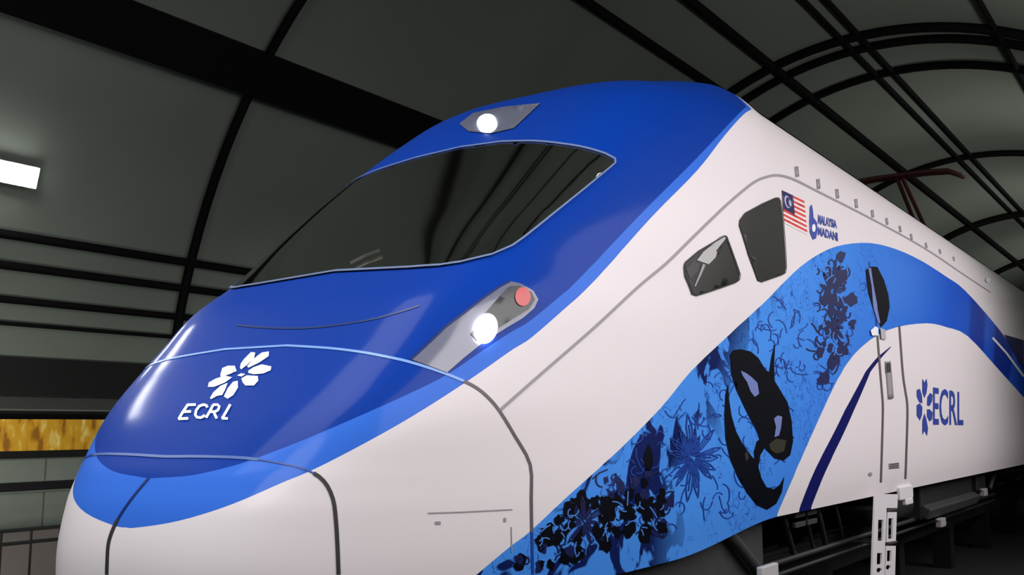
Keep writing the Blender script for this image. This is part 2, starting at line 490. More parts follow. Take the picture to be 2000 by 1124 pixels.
# left side wall in horizontal bands, from the dark recess down to the floor
wl = structure(MB().box((-11.72, (Y0 + Y1) / 2, .0), (.3, Y1 - Y0, 2.2)).build('wall_left', M['wall_panel']))
L0, L1 = Y0, Y1; LC, LD = (Y0 + Y1) / 2, Y1 - Y0
MB().box((-11.45, LC, 2.13), (.3, LD, .62)).build('dark_fascia', M['wall_dark'], wl)
MB().box((-11.5, LC, 1.70), (.22, LD, .2)).build('ledge', M['wall_grey'], wl)
MB().box((-11.53, LC, 1.5), (.14, LD, .14)).build('recess', M['wall_dark'], wl)
MB().box((-11.50, LC, .86), (.16, LD, .14)).build('ledge', M['wall_dark'], wl)
MB().box((-11.50, LC, .33), (.2, LD, .13)).build('black_rail', M['black'], wl)
for k in range(24):                                            # panels of the lower wall
    MB().box((-11.55, Y0 + 5 * k + 2.5, -.42), (.08, 4.97, 1.28)).build('wall_panel', M['wall_panel'], wl)
    MB().box((-11.55, Y0 + 5 * k + 2.5, .59), (.08, 4.97, .36)).build('wall_panel', M['wall_panel'], wl)
wr = structure(MB().box((7.62, LC, .0), (.2, LD, 2.2)).build('wall_right', M['wall_panel']))
bn = MB().box((-10.95, 9.0, 1.18), (.03, 9.5, .5)).build('banner', M['banner'])
bn['label'] = 'long yellow banner with pale picture patches on the left wall'; bn['category'] = 'banner'

# strip lights under the vault's left flank
def strip_light(loc, length, label, tilt, wide=1.0):
    t = thing('strip_light', label, 'light', loc, 'strip lights under the vault')
    R = Matrix.Rotation(tilt, 3, 'Y')
    MB().box((0, 0, .06), (.34 * wide, length, .08), None).build('housing', M['white'], t)
    MB().box((0, 0, 0), (.28 * wide, length - .06, .05), None).build('diffuser', M['tube'], t)
    MB().tube([(0, -length * .35, .1), (0, -length * .35, .35)], .01, 6).build('hanger', M['steel_dark'], t)
    MB().tube([(0, length * .35, .1), (0, length * .35, .35)], .01, 6).build('hanger', M['steel_dark'], t)
    t.rotation_euler = (0, tilt, 0)
    return t
strip_light((-10.42, 8.05, 5.24), 1.75, 'bright white strip light glowing at the left edge on the dark vault', math.radians(-75))
strip_light((-9.6, 5.1, 7.15), 3.0, 'bright white strip light over the nose, seen only as a reflection', math.radians(-50), 1.9)

# guard railing between the train and the left wall
gr = thing('guard_railing', 'dark metal guard railing with thin posts in front of the left wall', 'railing', (-7, 7, FLOOR))
for zz in (.11, -.04): MB().tube([(-7, -6, zz), (-7, 20, zz)], .022, 8).build('top_rail' if zz > 0 else 'mid_rail', M['steel_dark'], gr)
MB().tube([(-7, -6, FLOOR + .12), (-7, 20, FLOOR + .12)], .018, 8).build('bottom_rail', M['steel_dark'], gr)
me0 = None
for k in range(60):
    y = 6.74 + .37 * (k - 20)
    if y > 19.9: break
    if me0 is None:
        mb = MB().tube([(0, 0, FLOOR), (0, 0, .11)], .014, 6); me0 = mesh('post', mb.v, mb.f); me0.materials.append(M['steel_dark'])
    o = bpy.data.objects.new('post', me0); C.objects.link(o); o.parent = gr; o.location = (-7, y, 0)
adopt(gr)
lw = structure(MB().box((-9.4, 7, -.62), (.12, 26, .95)).build('wall_low', M['wall_low']))

# raised track: rails on posts
for sx in (-1, 1):
    t = thing('track_rail', 'raised steel rail under the train, %s, carried on concrete posts' % ('side away from the ladder' if sx < 0 else 'nearer the ladder side'), 'rail', (sx * .75, 0, FLOOR))
    MB().box((sx * .75, 22, -.02), (.07, 62, .04)).box((sx * .75, 22, -.085), (.02, 62, .09)).box((sx * .75, 22, -.14), (.15, 62, .025)).build('rail', M['rail'], t)
    MB().box((sx * .75, 22, -.27), (.32, 62, .22)).build('rail_beam', M['post'], t)
    for k in range(18):
        MB().box((sx * .75, -8 + 3.4 * k, (FLOOR - .38) / 2), (.3, .3, -FLOOR - .38)).build('rail_post', M['post'], t)
    adopt(t)

# ------------------------------------------------------------------ the train
train = thing('train', 'white and blue high-speed train with pointed nose, floral wave livery and big front logo', 'train', (0, 12, 0))
P_WHITE = [(222, 1029), (260, 1032), (350, 1018), (450, 987), (550, 944), (610, 919), (700, 873), (800, 817), (910, 747), (1000, 684), (1034, 663), (1100, 606), (1155, 555), (1272, 425), (1360, 335), (1415, 265), (1450, 226), (1468, 213)]
P_DARK = [(290, 935), (310, 934), (375, 929), (450, 912), (505, 894), (600, 857), (700, 814), (800, 769), (870, 734), (936, 690), (995, 651), (1034, 628), (1100, 574), (1125, 551), (1250, 420), (1350, 320), (1405, 262), (1440, 225), (1458, 208)]
def roof_line(poly):
    """close a paint region over the roof at the fairing's rear edge"""
    s0 = poly[-1][1]; y0 = skin_at(*poly[-1]).y; out = []
    for i in range(NR):
        if S_[i] > s0 + .05:
            yy = y0 + (9.40 - y0) * min(1, (S_[i] - s0) / .5)
            out.append((float(np.interp(yy, SKIN[i, :, 1], GU)), float(S_[i])))
    return out
def region(pts):
    q = to_us(spl(pts, 4)); q[0] = (0.0, q[0][1])
    return np.array([(-.3, q[0][1])] + q + roof_line(q) + [(-.3, SMAX + .2)])
R_BLUE, R_DARK = region(P_WHITE), region(P_DARK)
W_UP = [(930, 1124), (997, 1068), (1033, 1041), (1109, 970), (1199, 889), (1289, 799), (1350, 725), (1425, 654), (1500, 584), (1520, 563), (1565, 520), (1610, 491), (1650, 478), (1700, 475), (1750, 487), (1800, 510), (1850, 542), (1885, 568), (1950, 642), (1998, 710)]
W_LO = [(1520, 1000), (1550, 932), (1600, 817), (1650, 717), (1700, 664), (1750, 640), (1810, 632), (1850, 640), (1890, 657), (1950, 722), (1998, 775)]
wu, wl_ = to_us(spl(W_UP, 3)), to_us(spl(W_LO, 3))
def extend(q, n=5, du=9):
    (a, b), (c, d) = q[-n], q[-1]; k = (d - b) / (c - a); return q + [(c + du, max(-.4, d + k * du))]
wu0 = (wu[0][0] - 1.2, -.5)
R_WAVE = np.array([wu0] + extend(wu) + extend(wl_)[::-1] + [(wl_[0][0] - .25, -.5)])
SW_L = [(1562, 992), (1600, 902), (1650, 802), (1690, 727), (1712, 700), (1741, 676)]
SW_R = [(1741, 678), (1716, 706), (1700, 727), (1668, 802), (1622, 902), (1585, 990)]
q1, q2 = to_us(SW_L), to_us(SW_R)
R_SWOOSH = np.array([(q1[0][0] - .1, -.4)] + q1 + q2 + [(q2[-1][0] - .1, -.4)])
P_SEAM = [(560, 676), (640, 681), (700, 688), (750, 697), (800, 708), (860, 727), (905, 745), (930, 758), (952, 776), (975, 803), (1005, 852), (1035, 908), (1037, 975), (1038, 1040), (1040, 1122)]
P_LOW = [(325, 893), (400, 893), (480, 896), (550, 906), (600, 919), (632, 940), (650, 975), (656, 1020), (659, 1070), (661, 1123)]
ss_, sl_ = to_us(P_SEAM), to_us(P_LOW)
ss_[0] = (0.0, ss_[0][1]); sl_[0] = (0.0, sl_[0][1])
R_NOSE = np.array([(-.3, ss_[0][1])] + ss_ + [(ss_[-1][0] + .05, -.5), (-.3, -.5)])
R_COUP = np.array([(-.3, sl_[0][1])] + sl_ + [(sl_[-1][0], -.5), (-.3, -.5)])
D_L = [(1719, 943), (1720, 880), (1724, 796), (1719, 730), (1712, 640), (1702, 560), (1697, 512)]
D_R = [(1736, 512), (1746, 560), (1756, 637), (1763, 730), (1772, 796), (1769, 880), (1768, 936)]
dl, dr = to_us(D_L), to_us(D_R)
R_DOOR = np.array(dl + dr)

US = np.stack([np.tile(GU, (NR, 1)), np.tile(S_[:, None], (1, NC))], axis=2).reshape(-1, 2)
ATT = {'blue': sdf(R_BLUE, US), 'dark': sdf(R_DARK, US), 'wave': sdf(R_WAVE, US), 'swoosh': sdf(R_SWOOSH, US), 'along': US[:, 0].copy()}
PV = SKIN.reshape(-1, 3); PN = NRM.reshape(-1, 3)

def paint_material():
    m = mat('livery_paint', lin(225, 218, 220), .55, coat=.25, spec=.08); nt = m.node_tree; b = nt.nodes['Principled BSDF']
    def att(n):
        a = nt.nodes.new('ShaderNodeAttribute'); a.attribute_name = n; return a.outputs['Fac']
    def lt(n, v=0.0):
        k = nt.nodes.new('ShaderNodeMath'); k.operation = 'LESS_THAN'; k.inputs[1].default_value = v; nt.links.new(att(n), k.inputs[0]); return k.outputs[0]
    def mix(f, a, c):
        k = nt.nodes.new('ShaderNodeMix'); k.data_type = 'RGBA'
        nt.links.new(f, k.inputs[0])
        for i, x in ((6, a), (7, c)):
            if isinstance(x, tuple): k.inputs[i].default_value = x
            else: nt.links.new(x, k.inputs[i])
        return k.outputs[2]
    # the wave: pale blue towards the nose, deeper blue and striped towards the rear, with printed foliage
    mr = nt.nodes.new('ShaderNodeMapRange'); mr.inputs[1].default_value = 3; mr.inputs[2].default_value = 20
    nt.links.new(att('along'), mr.inputs[0])
    ramp = nt.nodes.new('ShaderNodeValToRGB'); e = ramp.color_ramp.elements
    e[0].position = 0; e[0].color = lin(66, 138, 228); e[1].position = 1; e[1].color = lin(26, 62, 168)
    for p, c in ((.10, (70, 142, 232)), (.25, (58, 124, 220)), (.42, (38, 100, 204)), (.50, (30, 84, 196)), (.585, (30, 82, 192)), (.60, (22, 56, 158)), (.66, (20, 50, 150)), (.68, (34, 84, 196)), (.72, (30, 76, 188)), (.735, (18, 44, 140)), (.83, (20, 52, 156)), (.85, (34, 86, 200))):
        x = e.new(p); x.color = lin(*c)
    nt.links.new(mr.outputs[0], ramp.inputs[0])
    tc = nt.nodes.new('ShaderNodeTexCoord')
    def noise(scale, detail=3, dist=1.2):
        n = nt.nodes.new('ShaderNodeTexNoise'); n.inputs['Scale'].default_value = scale; n.inputs['Detail'].default_value = detail; n.inputs['Distortion'].default_value = dist
        nt.links.new(tc.outputs['Object'], n.inputs['Vector']); return n.outputs['Fac']
    def rng(src, a, c, d=1.0, e_=0.0):
        k = nt.nodes.new('ShaderNodeMapRange'); k.inputs[1].default_value = a; k.inputs[2].default_value = c; k.inputs[3].default_value = d; k.inputs[4].default_value = e_
        nt.links.new(src, k.inputs[0]); return k.outputs[0]
    def mul(a, c):
        k = nt.nodes.new('ShaderNodeMath'); k.operation = 'MULTIPLY'; nt.links.new(a, k.inputs[0]); nt.links.new(c, k.inputs[1]); return k.outputs[0]
    n1 = noise(5.5)
    ab = nt.nodes.new('ShaderNodeMath'); ab.operation = 'SUBTRACT'; ab.inputs[1].default_value = .5; nt.links.new(n1, ab.inputs[0])
    ab2 = nt.nodes.new('ShaderNodeMath'); ab2.operation = 'ABSOLUTE'; nt.links.new(ab.outputs[0], ab2.inputs[0])
    lines = rng(ab2.outputs[0], .006, .016, .8, 0.0)               # contour lines of a noise field: leafy squiggles
    gate = rng(noise(1.3, 2, .3), .46, .52, 0.0, 1.0)
    fade = rng(att('along'), 7.6, 9.0, 1.0, 0.0)
    wave = mix(mul(mul(lines, gate), fade), ramp.outputs[0], lin(20, 62, 150))
    blot = rng(noise(2.6, 4, .8), .53, .56, 0.0, 1.0)
    front = rng(att('along'), 3.9, 4.7, 1.0, 0.0)
    wave = mix(mul(blot, front), wave, lin(10, 26, 84))
    c = mix(lt('wave'), lin(225, 218, 220), wave)
    c = mix(lt('swoosh'), c, lin(16, 20, 92))
    c = mix(lt('blue'), c, lin(52, 108, 212))
    c = mix(lt('dark'), c, lin(3, 54, 150))
    nt.links.new(c, b.inputs['Base Color'])
    return m
PAINT = paint_material()

def shell(name, mask, parent, m=PAINT, sides=(1, -1), off=0.0):
    """the faces of the skin picked by mask (rows x columns), right and/or left half, as one part"""
    V, F, Nn, A = [], [], [], {k: [] for k in ATT}; k0 = 0
    ij = np.argwhere(mask)
    for sd in sides:
        q = np.stack([ij[:, 0] * NC + ij[:, 1], ij[:, 0] * NC + ij[:, 1] + 1, (ij[:, 0] + 1) * NC + ij[:, 1] + 1, (ij[:, 0] + 1) * NC + ij[:, 1]], axis=1)
        used, inv = np.unique(q, return_inverse=True); inv = inv.reshape(q.shape)
        v = PV[used] + PN[used] * off; n = PN[used].copy(); v = v.copy(); v[:, 0] *= sd; n[:, 0] *= sd
        if sd < 0: inv = inv[:, ::-1]
        V.append(v); Nn.append(n); F.append(inv + k0); k0 += len(v)
        for k in ATT: A[k].append(ATT[k][used])
    V, F, Nn = np.concatenate(V), np.concatenate(F), np.concatenate(Nn)
    me = bpy.data.meshes.new(name); me.from_pydata(V.tolist(), [], F.tolist()); me.update()
    for k in ATT:
        a = me.attributes.new(k, 'FLOAT', 'POINT'); a.data.foreach_set('value', np.concatenate(A[k]).astype(np.float32))
    me.polygons.foreach_set('use_smooth', [True] * len(me.polygons))
    me.normals_split_custom_set_from_vertices(Nn.tolist())
    return link(name, me, m, parent)
CU = (GU[:-1] + GU[1:]) / 2; CS = (S_[:-1] + S_[1:]) / 2
CENT = np.stack([np.tile(CU, (NR - 1, 1)), np.tile(CS[:, None], (1, NC - 1))], axis=2).reshape(-1, 2)
inn = lambda R: (sdf(R, CENT) < 0).reshape(NR - 1, NC - 1)
m_nose, m_coup, m_door = inn(R_NOSE), inn(R_COUP), inn(R_DOOR)
body = shell('body_shell', ~(m_nose | m_coup | m_door), train)
nose = shell('nose_cover', m_nose & ~m_coup, train)
cl = shell('coupler_door', m_coup, train, sides=(1,)); cr = shell('coupler_door', m_coup, train, sides=(-1,))
door = shell('side_door', m_door, train, sides=(1,)); door_far = shell('side_door', m_door, train, sides=(-1,))
# rear wall of the carriage and its floor
pts = [Vector((SKIN[i, -1, 0], SKIN[i, -1, 1], SKIN[i, -1, 2])) for i in range(0, NR, 4)]
pts += [Vector((-p.x, p.y, p.z)) for p in pts[::-1]]
mb = MB(); mb.v = pts + [p + Vector((0, -.02, 0)) for p in pts]; n = len(pts); mb.f = [list(range(n)), [2 * n - 1 - i for i in range(n)]] + [[i, (i + 1) % n, n + (i + 1) % n, n + i] for i in range(n)]
mb.build('rear_wall', M['white'], train)
e0 = [Vector(SKIN[0, j]) for j in range(0, NC, 6)]
mb = MB(); z = .02
for p in e0: mb.v += [Vector((p.x * .985, p.y + (.03 if p.y < 6 else 0), p.z + z)), Vector((-p.x * .985, p.y + (.03 if p.y < 6 else 0), p.z + z))]
mb.f = [[2 * i, 2 * i + 1, 2 * i + 3, 2 * i + 2] for i in range(len(e0) - 1)]
mb.build('underfloor', M['under'], train)

# panel seams
def seam(name, pts, w, m, off=.0035): return strip(name, pts, w, m, train, off)
usm = lambda a, b, m: strip(*a)
S2 = spl(P_SEAM, 3)
i_bl = min(range(len(S2)), key=lambda i: math.dist(S2[i], (907, 745)))
i_wv = min(range(len(S2)), key=lambda i: math.dist(S2[i], (1037, 1040)))
q0 = to_us(S2[:i_bl + 1]); q0 = [(0.0, q0[0][1])] + [p for p in q0 if p[0] > .1]
for sd in (1, -1): strip('nose_seam', q0, .013, M['seam_glint'], train, .004, .05, 'us', sd)
seam('nose_seam', S2[i_bl:i_wv + 1], 6, M['seam_dark']); seam('nose_seam', S2[i_wv:], 5, M['ink'])
q = to_us(S2)
strip('nose_seam', q[i_bl:], .022, M['seam_dark'], train, .0035, .06, 'us', -1)
L2 = spl(P_LOW, 3)
i_d = min(range(len(L2)), key=lambda i: math.dist(L2[i], (505, 898))); i_b = min(range(len(L2)), key=lambda i: math.dist(L2[i], (612, 924)))
c0 = to_us(L2[:i_d + 1]); c0 = [(0.0, c0[0][1])] + [p for p in c0 if p[0] > .05]
for sd in (1, -1): strip('cover_seam', c0, .014, M['seam_glint_mid'], train, .004, .05, 'us', sd)
seam('cover_seam', L2[i_d:i_b + 1], 3.5, M['ink']); seam('cover_seam', L2[i_b:], 8, M['seam_black'])
q = to_us(L2)
strip('cover_seam', q[i_d:i_b + 1], .014, M['ink'], train, .0035, .05, 'us', -1); strip('cover_seam', q[i_b:], .03, M['seam_black'], train, .0035, .05, 'us', -1)
CEN = spl([(292, 934), (268, 962), (247, 990), (231, 1015), (219, 1040), (212, 1065), (210, 1095), (209, 1123)], 3)
seam('centre_seam', CEN[:10], 4.5, M['seam_navy']); seam('centre_seam', CEN[9:], 6.5, M['seam_black'])
SIDE = spl([(975, 803), (1060, 728), (1160, 641), (1245, 562), (1300, 516), (1350, 467), (1390, 428), (1425, 395), (1470, 358), (1497, 346), (1520, 343), (1550, 351), (1600, 376), (1700, 427), (1800, 482), (1875, 532), (1935, 572)], 4)
seam('side_seam', SIDE, [6.5, 6, 6, 6, 6, 5.5, 5, 4, 3.5, 3, 2], M['seam_grey'])
seam('hood_seam', spl([(462, 636), (520, 641), (590, 642), (650, 637), (720, 626), (775, 612), (820, 598)], 4), 3.2, M['seam_navy'])
seam('hatch_outline', [(835, 1003), (900, 1001), (1000, 996)], 2.5, M['seam_grey']); seam('hatch_outline', [(998, 1030), (999, 1080)], 2, M['seam_grey'])
decal('latch', [[(849, 1019), (860, 1019), (860, 1025), (849, 1025)]], M['seam_grey'], train, .004, 6)
decal('latch', [[(983, 1012), (988, 1012), (988, 1020), (983, 1020)]], M['seam_grey'], train, .004, 6)
strip('door_seam', spl([(1712, 640), (1719, 730), (1722, 765), (1724, 800), (1722, 880), (1720, 943)], 4), 4, M['seam_dark'], door, .004)
strip('door_seam', spl([(1756, 637), (1763, 730), (1768, 765), (1772, 800), (1770, 880), (1768, 936)], 4), 4, M['seam_dark'], door, .004)
strip('door_seam', [(1697, 512), (1712, 640)], 2.5, M['ink'], door, .004)

# windscreen, symmetrical about the centreline
WB = [(690, 528), (800, 525), (860, 521), (900, 515), (960, 500), (1000, 482), (1022, 466)]
WT = [(1022, 466), (1200, 320), (1199, 312), (1180, 302), (1150, 293), (1100, 284), (1040, 278), (980, 279), (925, 285)]
wb, wt = to_us(WB), to_us(WT)
wb[0] = (0, wb[0][1]); wt[-1] = (0, wt[-1][1])
half = wb + wt[1:]
full = half + [(-u, s) for u, s in half[::-1]][1:-1]
def decal_sym(name, loop, m, parent, off, step=.07, thick=0.0):
    v, f = tri2d([loop], step)
    V = [skin_at(abs(p[0]), p[1], 1 if p[0] >= 0 else -1, off) for p in v]
    return put(name, V, [list(t) for t in f], m, parent, thick)
ws = decal_sym('windscreen', full, M['glass'], train, .006)
for sd in (1, -1): strip('windscreen_seal', half, .016, M['seal'], ws, .015, .03, 'us', sd)
# wiper lying along the lower edge
wp = [px_point(*p, .03) for p in ((688, 522), (715, 508), (745, 497))]; wp2 = [px_point(*p, .018) for p in ((722, 520), (760, 505), (800, 492))]
MB().tube(wp, .010, 6).build('wiper_arm', M['under_mid'], ws)

# headlights, both sides
HL = [(802, 704), (868, 641), (917, 604), (976, 561), (995, 551), (1015, 555), (1040, 569), (1050, 586), (1042, 603), (1020, 622), (985, 643), (940, 672), (905, 700), (880, 722), (872, 729)]
INN = [(948, 612), (975, 580), (993, 562), (1012, 560), (1036, 572), (1043, 587), (1030, 606), (1000, 624), (960, 650), (930, 668), (918, 655)]
def circ(cx, cy, rx, ry, n=22, rot=0): return [(cx + rx * math.cos(2 * PI * k / n) * math.cos(rot) - ry * math.sin(2 * PI * k / n) * math.sin(rot), cy + rx * math.cos(2 * PI * k / n) * math.sin(rot) + ry * math.sin(2 * PI * k / n) * math.cos(rot)) for k in range(n)]
for sd in (1, -1):
    h = decal_us('headlight', [to_us(HL)], M['lamp_glass'], train, .008, .07, sd)
    strip('headlight_edge', to_us([(802, 704), (868, 641), (917, 604), (976, 561), (995, 551)]), .018, M['seam_navy'], h, .009, .05, 'us', sd)
    decal_us('headlight_inner', [to_us(INN)], M['lamp_dark'], h, .012, .05, sd)
    decal_us('white_lamp', [to_us(circ(945, 645, 22, 30, rot=.3))], M['lamp'], h, .022, .04, sd)
    decal_us('red_lamp', [to_us(circ(1018, 582, 15, 18))], M['lamp_red'], h, .018, .04, sd)
tl = decal('top_headlight', [[(898, 243), (925, 222), (985, 210), (1056, 203), (1032, 226), (1004, 252), (960, 262), (915, 258)]], M['lamp_glass'], train, .008, 10)
decal('white_lamp', [circ(952, 243, 19, 16, rot=-.3)], M['lamp'], tl, .02, 6)

# cab side windows (both sides), the far carriage window
W1 = [(1335, 521), (1337, 513), (1362, 492), (1412, 462), (1417, 464), (1443, 537), (1442, 547), (1434, 552), (1360, 577), (1351, 574), (1337, 539)]
W2 = [(1443, 440), (1444, 430), (1454, 417), (1485, 400), (1512, 388), (1519, 388), (1523, 395), (1527, 420), (1534, 524), (1532, 533), (1525, 537), (1487, 550), (1479, 547), (1460, 495)]
for sd in (1, -1):
    for Wn in (W1, W2):
        w = decal_us('cab_window', [to_us(Wn)], M['side_glass'], train, .007, .08, sd)
        strip('window_seal', to_us(Wn + Wn[:1]), .016, M['black'], w, .013, .03, 'us', sd)
        if Wn is W1 and sd == 1:
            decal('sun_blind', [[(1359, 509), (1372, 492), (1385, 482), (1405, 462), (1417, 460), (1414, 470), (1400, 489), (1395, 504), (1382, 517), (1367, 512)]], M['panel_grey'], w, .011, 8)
            decal('black_piece', [[(1396, 491), (1415, 467), (1418, 472), (1403, 498)]], M['black'], w, .012, 8)  # black piece laid on the glass beside the blind
            strip('strap', [(1373, 517), (1366, 535), (1355, 560)], [6, 4, 3], M['mark_grey'], w, .011)
            decal('panel', [[(1338, 525), (1352, 510), (1364, 516), (1362, 530), (1345, 545)]], M['under_mid'], w, .010, 8)
wn = decal('carriage_window', [[(1961, 654), (1999, 665), (1999, 722), (1985, 700)]], M['flag_blue'], train, .006, 12)
strip('stripe', [(1938, 660), (1965, 690), (1999, 736)], 4, M['logo_white'], train, .006)

# door fittings
strip('door_handle', [(1732, 706), (1735, 740), (1738, 779)], 9, M['mark_grey'], door, .010, thick=.02)
strip('handle_slot', [(1731, 709), (1732, 728)], 7, M['seam_black'], door, .026)
dw = decal('door_window', [[(1690, 528), (1700, 521), (1713, 522), (1726, 548), (1734, 575), (1737, 600), (1731, 628), (1720, 640), (1708, 615), (1695, 572)]], M['ink_black'], door, .006, 10)
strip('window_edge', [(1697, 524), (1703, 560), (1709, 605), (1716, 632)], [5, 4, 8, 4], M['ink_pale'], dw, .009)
decal('hand_grip', [[(1697, 646), (1706, 638), (1712, 641), (1712, 656), (1700, 656)]], M['logo_white'], door, .02, 8)
decal('hand_grip', [[(1716, 641), (1726, 645), (1728, 664), (1718, 662)]], M['panel_grey'], door, .02, 8)
decal('door_plate', [[(1735, 906), (1755, 904), (1756, 915), (1736, 917)]], M['mark_grey'], door, .005, 8)
for k in range(3): strip('plate_line', [(1737, 908 + 3.5 * k), (1754, 906 + 3.5 * k)], 1.6, M['seam_black'], door, .007)
decal('skirt_bolt', [circ(1699, 927, 4, 4, 10)], M['mark_grey'], train, .006, 8)

# cantrail brackets
for (x, y, h) in ((1555, 336, 20), (1597, 360, 19), (1634, 379, 18), (1671, 398, 17), (1703, 418, 14), (1731, 433, 13), (1757, 448, 12), (1779, 463, 11), (1808, 480, 10), (1835, 492, 9), (1862, 506, 8)):
    strip('gutter_bracket', [(x - 1, y - h / 2), (x + 1, y + h / 2)], 5.5 - (x - 1555) / 90, M['mark_grey'], train, .008, thick=.01)
strip('roof_gutter', [(1500, 232), (1560, 262), (1700, 362), (1850, 462), (1998, 566)], 2.5, M['mark_grey'], train, .006)
decal('bracket', [circ(1928, 548, 5, 5, 10)], M['logo_white'], train, .02, 5)


# ------------------------------------------------------------------ below the floor: skirts, bogies, equipment, ladder
# recessed dark belly behind the painted skirt
for sx in (1, -1):
    mb = MB(); P = [(5.0, .60), (9.0, .62), (9.0, .12), (8.2, -.02), (5.6, -.06), (4.9, .05)]
    mb.v = [Vector((sx * 1.40, y, z)) for y, z in P] + [Vector((sx * 1.34, y, z)) for y, z in P]; n = len(P)
    mb.f = [list(range(n)), [2 * n - 1 - i for i in range(n)]] + [[i, (i + 1) % n, n + (i + 1) % n, n + i] for i in range(n)]
    mb.build('inner_skirt', M['under_mid'], train, bevel=.01)
mb = MB().box((0, 4.55, .22), (2.4, .10, .42)).build('obstacle_deflector', M['under_mid'], train, bevel=.03)
def bogie(yc):
    t = None
    fr = MB()
    for sx in (-1, 1):
        fr.box((sx * 1.0, yc, .62), (.20, 3.3, .20)); fr.box((sx * 1.0, yc, .50), (.22, 1.2, .22))
    fr.box((0, yc, .60), (2.0, .5, .22))
    f = fr.build('bogie_frame', M['under'], train, bevel=.03)
    for dy in (-1.25, 1.25):
        MB().tube([(-1.15, yc + dy, .46), (1.15, yc + dy, .46)], .085, 16).build('axle', M['wheel'], f, smooth=True)
        for sx in (-1, 1):
            MB().lathe((sx * .68, yc + dy, .46), (sx, 0, 0), [(0, .49), (.03, .49), (.035, .46), (.14, .455), (.14, .39), (.09, .36), (.09, .18), (.16, .16), (.16, .0)]).build('wheel', M['wheel'], f, smooth=False)
            MB().box((sx * 1.06, yc + dy, .46), (.2, .34, .3)).tube([(sx * 1.05, yc + dy, .46), (sx * 1.20, yc + dy, .46)], .12, 16).build('axle_box', M['under_mid'], f, bevel=.02)
            mb = MB()
            for k in range(2):
                hx = [(sx * 1.0 + .075 * math.cos(a * .7), yc + dy + (k - .5) * .34 + .075 * math.sin(a * .7), .50 + a * .006) for a in range(0, 46)]
                mb.tube(hx, .015, 6)
            mb.build('coil_spring', M['under_mid'], f, smooth=True)
    MB().tube([(1.22, yc - .9, .16), (1.22, yc - .3, .44), (1.22, yc + .2, .62)], .045, 8).build('damper', M['under_mid'], f, smooth=True)
    return f
bogie(7.2); bogie(22.0)
# equipment boxes hung under the floor
def equip(y0, y1, z0, name='equipment_box', m='under', x=1.42):
    b = MB().box((0, (y0 + y1) / 2, (z0 + .72) / 2), (2 * x, y1 - y0, .72 - z0)).build(name, M[m], train, bevel=.03)
    return b
b1 = equip(14.9, 18.4, .05)
mb = MB(); mb.box((1.45, 16.65, .16), (.14, 3.5, .16), Matrix.Rotation(math.radians(25), 3, 'Y')).build('box_lip', M['panel_dark'] if 'panel_dark' in M else M['under_mid'], b1, bevel=.02)
equip(18.9, 19.6, .2, 'reservoir_box')
MB().tube([(1.2, 13.0, .3), (1.2, 14.6, .3)], .19, 20).build('air_tank', M['under'], train, smooth=True)
for k, (yy, r) in enumerate(((9.6, .03), (10.2, .02), (10.6, .03), (11.2, .02))):
    MB().tube([(1.35, yy, .62), (1.38, yy + .1, .35), (1.30, yy + .45, .12), (1.2, yy + .8, .05)], r, 8).build('hose', M['under'], train, smooth=True)
MB().tube([(1.45, 7.9, .58), (1.47, 8.2, .40), (1.47, 8.7, .10), (1.40, 9.2, -.02)], .05, 8).build('diagonal_pipe', M['under_mid'], train, smooth=True)
MB().tube([(1.3, 9.0, .06), (1.3, 21, .06)], .03, 8).tube([(1.3, 9.0, -.05), (1.3, 21, -.05)], .022, 8).build('brake_pipe', M['under'], train, smooth=True)
for yy in (9.8, 10.15): MB().box((1.46, yy, .50), (.04, .28, .05)).box((1.46, yy, .41), (.04, .28, .05)).build('step_bracket', M['under_mid'], train, bevel=.008)
for yy, zz in ((15.6, -.02), (18.9, .22)):
    MB().box((1.5, yy, zz), (.08, .3, .12)).tube([(1.5, yy - .2, zz + .05), (1.5, yy + .3, zz - .03)], .02, 6).build('valve', M['mark_grey'], train, bevel=.01)
MB().box((1.62, 13.2, .53), (.05, .62, .16)).box((1.62, 13.3, .42), (.06, .34, .08)).build('skirt_lug', M['white'], train, bevel=.015)

# boarding ladder hanging from the door sill: two perforated uprights, traced on the plane of the car side
def plane_plate(name, loops, X, th, m, parent):
    """a sheet with holes standing in the plane x = X"""
    v, f = tri2d(loops, 40); V = [on_x(p[0], p[1], X) for p in v]
    mb = MB(); n = len(V); mb.v = [p + Vector((th / 2, 0, 0)) for p in V] + [p - Vector((th / 2, 0, 0)) for p in V]
    mb.f = [list(t) for t in f] + [[k + n for k in t[::-1]] for t in f]
    cnt = {}
    for t in f:
        for a, c in zip(t, t[1:] + t[:1]): cnt[(a, c)] = 1
    for (a, c) in list(cnt):
        if (c, a) not in cnt: mb.f.append([a, c, c + n, a + n])
    return mb.build(name, m, parent)
def rc(x0, y0, x1, y1, k=0.0): return [(x0 + k, y0), (x1 + k, y0), (x1, y1), (x0, y1)]
lad = plane_plate('boarding_ladder', [[(1708, 966), (1752, 966), (1751, 993), (1730, 993), (1727, 1060), (1724, 1180), (1700, 1180), (1704, 1060)],
    rc(1712.5, 1016, 1723, 1057, 1), rc(1710.5, 1081, 1720.5, 1103, .7), circ(1715.5, 1114.5, 5.5, 5, 12)], 1.70, .02, M['white'], train)
plane_plate('ladder_upright', [[(1732, 1001), (1750, 1001), (1748, 1060), (1730, 1060)], rc(1733, 1013, 1742, 1053, .6)], 1.69, .02, M['white'], lad)
plane_plate('ladder_upright', [[(1729, 1067), (1748, 1067), (1745, 1180), (1725, 1180)], rc(1730.5, 1076, 1739, 1097, .5), circ(1733.5, 1109, 5, 5, 12)], 1.69, .02, M['white'], lad)
